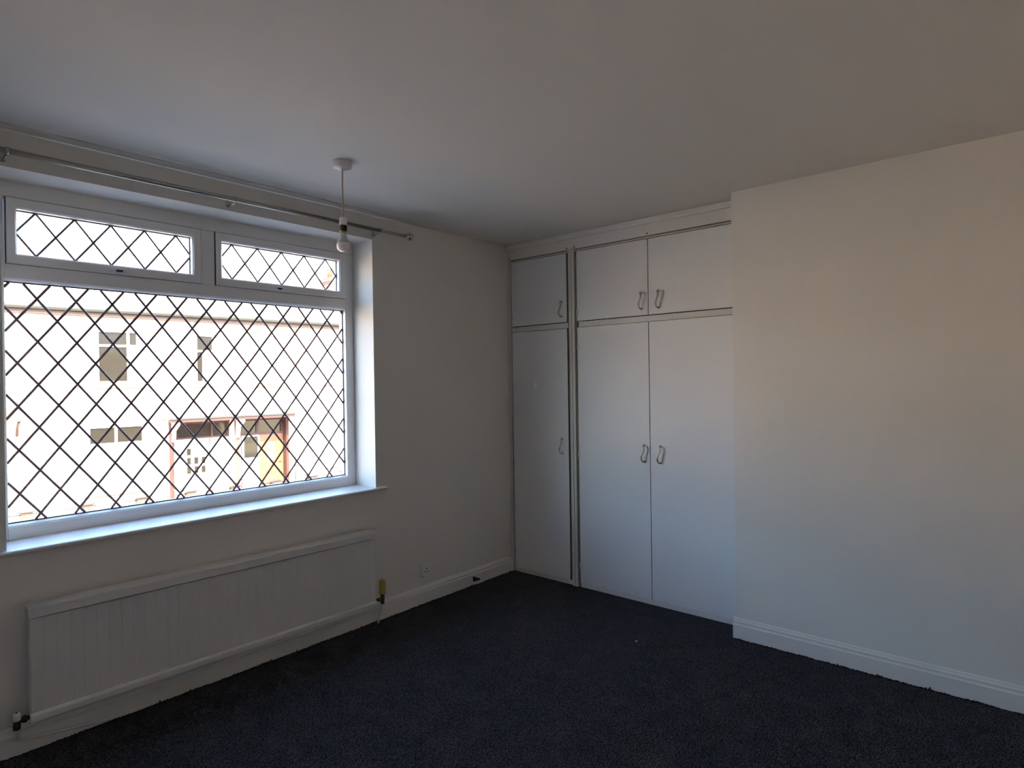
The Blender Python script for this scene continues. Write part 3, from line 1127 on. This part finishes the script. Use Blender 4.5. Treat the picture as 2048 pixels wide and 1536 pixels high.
# --- house with the orange wooden door
B = House(5.22, 10.22, 'pale rendered terraced house opposite with an orange wooden front door')
B.window(5.95, 6.47, 1.43, 2.90, [('h', 2.40, 5.95, 6.47)], [(6.01, 6.41, 1.50, 2.37, PALEPANE), (6.01, 6.41, 2.43, 2.84, PALEPANE)])
B.window(8.12, 9.30, 1.43, 2.92, [('v', 8.72), ('h', 2.45, 8.12, 9.30)],
         [(8.18, 8.69, 1.50, 2.42, PALEPANE), (8.75, 9.24, 1.50, 2.42, PALEPANE), (8.18, 8.69, 2.48, 2.86, PALEPANE), (8.75, 9.24, 2.48, 2.86, PALEPANE)])
B.window(7.90, 9.40, -1.38, 0.36, [('v', 8.65), ('h', -.10, 7.90, 9.40)],
         [(7.96, 8.62, -1.31, -.13, PALEPANE), (8.68, 9.34, -1.31, -.13, PALEPANE), (7.96, 8.62, -.07, .30, PALEPANE), (8.68, 9.34, -.07, .30, PALEPANE)])
B.holes.append((5.34, 6.92, GZ, 0.36, 0.45))
B.wall()
B.roofs()
B.chimney(9.86, 2.4, 5.42)
X, Z = B.X, B.Z
b = MB()
b.box(X(5.34), X(6.92), 0.30, 0.40, Z(0.28), Z(0.36))
B.part(b, 'lintel', REDWOOD)
for u0, u1 in ((5.34, 5.42), (6.84, 6.92)):
    b = MB()
    b.box(X(u0), X(u1), 0.12, 0.40, Z(GZ), Z(0.36))
    B.part(b, 'entrance_post', REDWOOD)
b = MB()
b.ring_y(X(5.42), X(6.84), Z(-.20), Z(0.30), X(5.48), X(6.77), Z(-.13), Z(0.26), 0.34, 0.40)
b.box(X(5.96), X(6.04), 0.335, 0.40, Z(-.13), Z(0.26))
tr = B.part(b, 'transom_light', REDWOOD)
for u0, u1 in ((5.48, 5.96), (6.04, 6.77)):
    b = MB()
    b.box(X(u0), X(u1), 0.37, 0.376, Z(-.13), Z(0.26))
    B.part(b, 'pane', DARKPANE, tr)
b = MB()
b.ring_y(X(5.42), X(6.06), Z(-.95), Z(-.20), X(5.58), X(6.01), Z(-.90), Z(-.24), 0.34, 0.40)
b.box(X(5.42), X(6.06), 0.36, 0.40, Z(GZ), Z(-.95))
sw = B.part(b, 'side_light', WHITEP)
b = MB()
b.box(X(5.58), X(6.01), 0.37, 0.376, Z(-.90), Z(-.24))
B.part(b, 'pane', DARKPANE, sw)
b = MB()
b.box(X(6.07), X(6.83), 0.35, 0.41, Z(GZ + .1), Z(-.20))
for u0, u1, z0, z1 in ((6.14, 6.76, -1.95, -1.55), (6.14, 6.40, -1.45, -1.15), (6.50, 6.76, -1.45, -1.15)):
    b.box(X(u0), X(u1), 0.338, 0.35, Z(z0), Z(z1), 0.008)
dr = B.part(b, 'front_door', DOORO)
b = MB()
pts = [(X(6.32), Z(-1.02)), (X(6.52), Z(-1.02)), (X(6.52), Z(-.54))] + [(X(6.42) + .10 * math.cos(a), Z(-.54) + .10 * math.sin(a)) for a in [math.pi * k / 10 for k in range(1, 10)]] + [(X(6.32), Z(-.54))]
b.prism(pts, 'y', 0.336, 0.35)
B.part(b, 'arched_glass', PALEPANE, dr)
b = MB()
b.box(X(6.66), X(6.76), 0.325, 0.35, Z(-1.12), Z(-1.09), .004)
B.part(b, 'door_handle', FASCIA, dr)
b = MB()
b.tube([(X(7.22), -.06, Z(3.36)), (X(7.22), -.05, Z(3.1)), (X(7.22), -.05, Z(-2.2))], .045, 10)
B.part(b, 'downpipe', WHITEP)
b = MB()
b.tube([(X(7.06), -.04, Z(-.52)), (X(7.06), -.04, Z(-2.2))], .018, 8)
B.part(b, 'waste_pipe', REDWOOD)

# --- neighbours left and right, seen at the window's edges
C_ = House(-4.78, 0.22, 'pale rendered terraced house opposite with an orange tiled porch hood')
C_.window(-2.3, -1.2, 1.45, 2.92, [('v', -1.75)], [(-2.24, -1.78, 1.52, 2.86, PALEPANE), (-1.72, -1.26, 1.52, 2.86, PALEPANE)])
C_.wall()
C_.roofs()
X, Z = C_.X, C_.Z
b = MB()
b.prism([(-0.55, Z(.60)), (-0.55, Z(.66)), (0.0, Z(.92)), (0.0, Z(.60))], 'x', X(-2.2), X(.08))
hood = C_.part(b, 'porch_hood', TILE)
b = MB()
b.tube([(X(.0), -.50, Z(.60)), (X(.0), -.3, Z(.52)), (X(.0), -.12, Z(.42)), (X(.0), -.0, Z(.22))], .03, 8)
C_.part(b, 'hood_bracket', REDWOOD, hood)
D_ = House(10.22, 15.22, 'plain end terraced house opposite at the far right of the row')
D_.window(11.4, 12.4, 1.45, 2.92, [('v', 11.9)], [(11.46, 11.87, 1.52, 2.86, PALEPANE), (11.93, 12.34, 1.52, 2.86, PALEPANE)])
D_.wall()
D_.roofs()

# --- the row goes on beyond the window's view on both sides
for (ua, ub, side) in ((-55.0, -4.78, 'left'), (15.22, 50.0, 'right')):
    row = thing('wall_terrace_' + side, 'pale terrace row opposite running on to the ' + side, 'terrace', street((ua + ub) / 2, 0, GZ), kind='structure')
    row.rotation_euler.z = -TH
    cx = (ua + ub) / 2
    b = MB()
    b.box(ua - cx, ub - cx, 0.0, 8.2, 0.0, 3.30 - GZ)
    b.build('wall', RENDER, row, local=True)
    b = MB()
    b.prism([(-0.22, 3.44 - GZ), (-0.22, 3.50 - GZ), (4.2, 6.05 - GZ), (8.4, 3.5 - GZ), (8.4, 3.3 - GZ), (-0.1, 3.3 - GZ)], 'x', ua - cx, ub - cx)
    b.build('roof', ROOF, row, local=True)
    k = ua + 1.6
    while k < ub - 2.0:
        for z0, z1 in ((1.45, 2.92), (-1.40, 0.36)):
            b = MB()
            b.ring_y(k - cx, k + 1.1 - cx, z0 - GZ, z1 - GZ, k + .07 - cx, k + 1.03 - cx, z0 + .07 - GZ, z1 - .07 - GZ, -0.04, 0.0)
            w_ = b.build('window', WHITEP, row, local=True)
            b = MB()
            b.box(k + .07 - cx, k + 1.03 - cx, -0.02, -0.001, z0 + .07 - GZ, z1 - .07 - GZ)
            b.build('pane', DARKPANE, w_, local=True)
        k += 2.5

# --- shared flat canopy over the two entrances
can = thing('door_canopy', 'flat brown-edged canopy over the two front doors opposite', 'canopy', street(5.1, 0, GZ))
can.rotation_euler.z = -TH
KX = lambda u: u - 5.1
KZ = lambda z: z - GZ
b = MB()
b.box(KX(3.20), KX(6.82), -0.66, -0.001, KZ(.455), KZ(.505))
b.build('roof_slab', GUTTER, can, local=True)
b = MB()
b.box(KX(3.22), KX(6.80), -0.63, -0.60, KZ(.37), KZ(.455))
b.build('fascia_board', REDWOOD, can, local=True)
b = MB()
b.box(KX(3.22), KX(6.80), -0.60, -0.001, KZ(.43), KZ(.455))
b.build('soffit', REDWOOD, can, local=True)
for u in (3.46, 5.24):
    b = MB()
    b.prism([(-0.001, KZ(-.20)), (-0.001, KZ(.40)), (-.56, KZ(.40)), (-.56, KZ(.30)), (-.20, KZ(.12)), (-.12, KZ(-.20))], 'x', KX(u) - .04, KX(u) + .04)
    b.build('sunlit_patch', WHITEP, can, local=True)  # white made-up brackets stand in for a sunlit patch beside the entrance
b = MB()
b.box(KX(5.17), KX(5.31), -0.03, 0.03, KZ(GZ + .05), KZ(.40))
b.build('brick_pier', REDBRICK, can, local=True)
b = MB()
b.box(KX(3.36), KX(3.45), -0.05, 0.0, KZ(GZ + .05), KZ(.44))
b.build('timber_post', REDWOOD, can, local=True)

# --- low front garden wall with little piers
gw = thing('garden_wall', 'low pale garden wall with small brick piers before the terrace', 'garden wall', street(3.0, -2.6, GZ))
gw.rotation_euler.z = -TH
b = MB()
b.box(-9.0, 9.0, -0.11, 0.11, 0.0, 0.80)
b.build('wall_body', STONE, gw, local=True)
b = MB()
b.box(-9.0, 9.0, -0.15, 0.15, 0.80, 0.87, .01)
b.build('coping', STONE, gw, local=True)
for k in range(-6, 8):
    x = 0.11 + k * 1.08
    b = MB()
    b.box(x - .10, x + .10, -0.13, 0.13, 0.80, 1.10)
    p_ = b.build('pier', REDBRICK, gw, local=True)
    b = MB()
    b.box(x - .16, x + .13, -0.17, 0.17, 1.10, 1.14, .008)
    b.build('pier_cap', GUTTER, p_, local=True)
    b = MB()
    b.tube([(x + .1, 0, 1.05), (x + .98, 0, 1.05)], .012, 6)
    b.build('rail', GUTTER, p_, local=True)
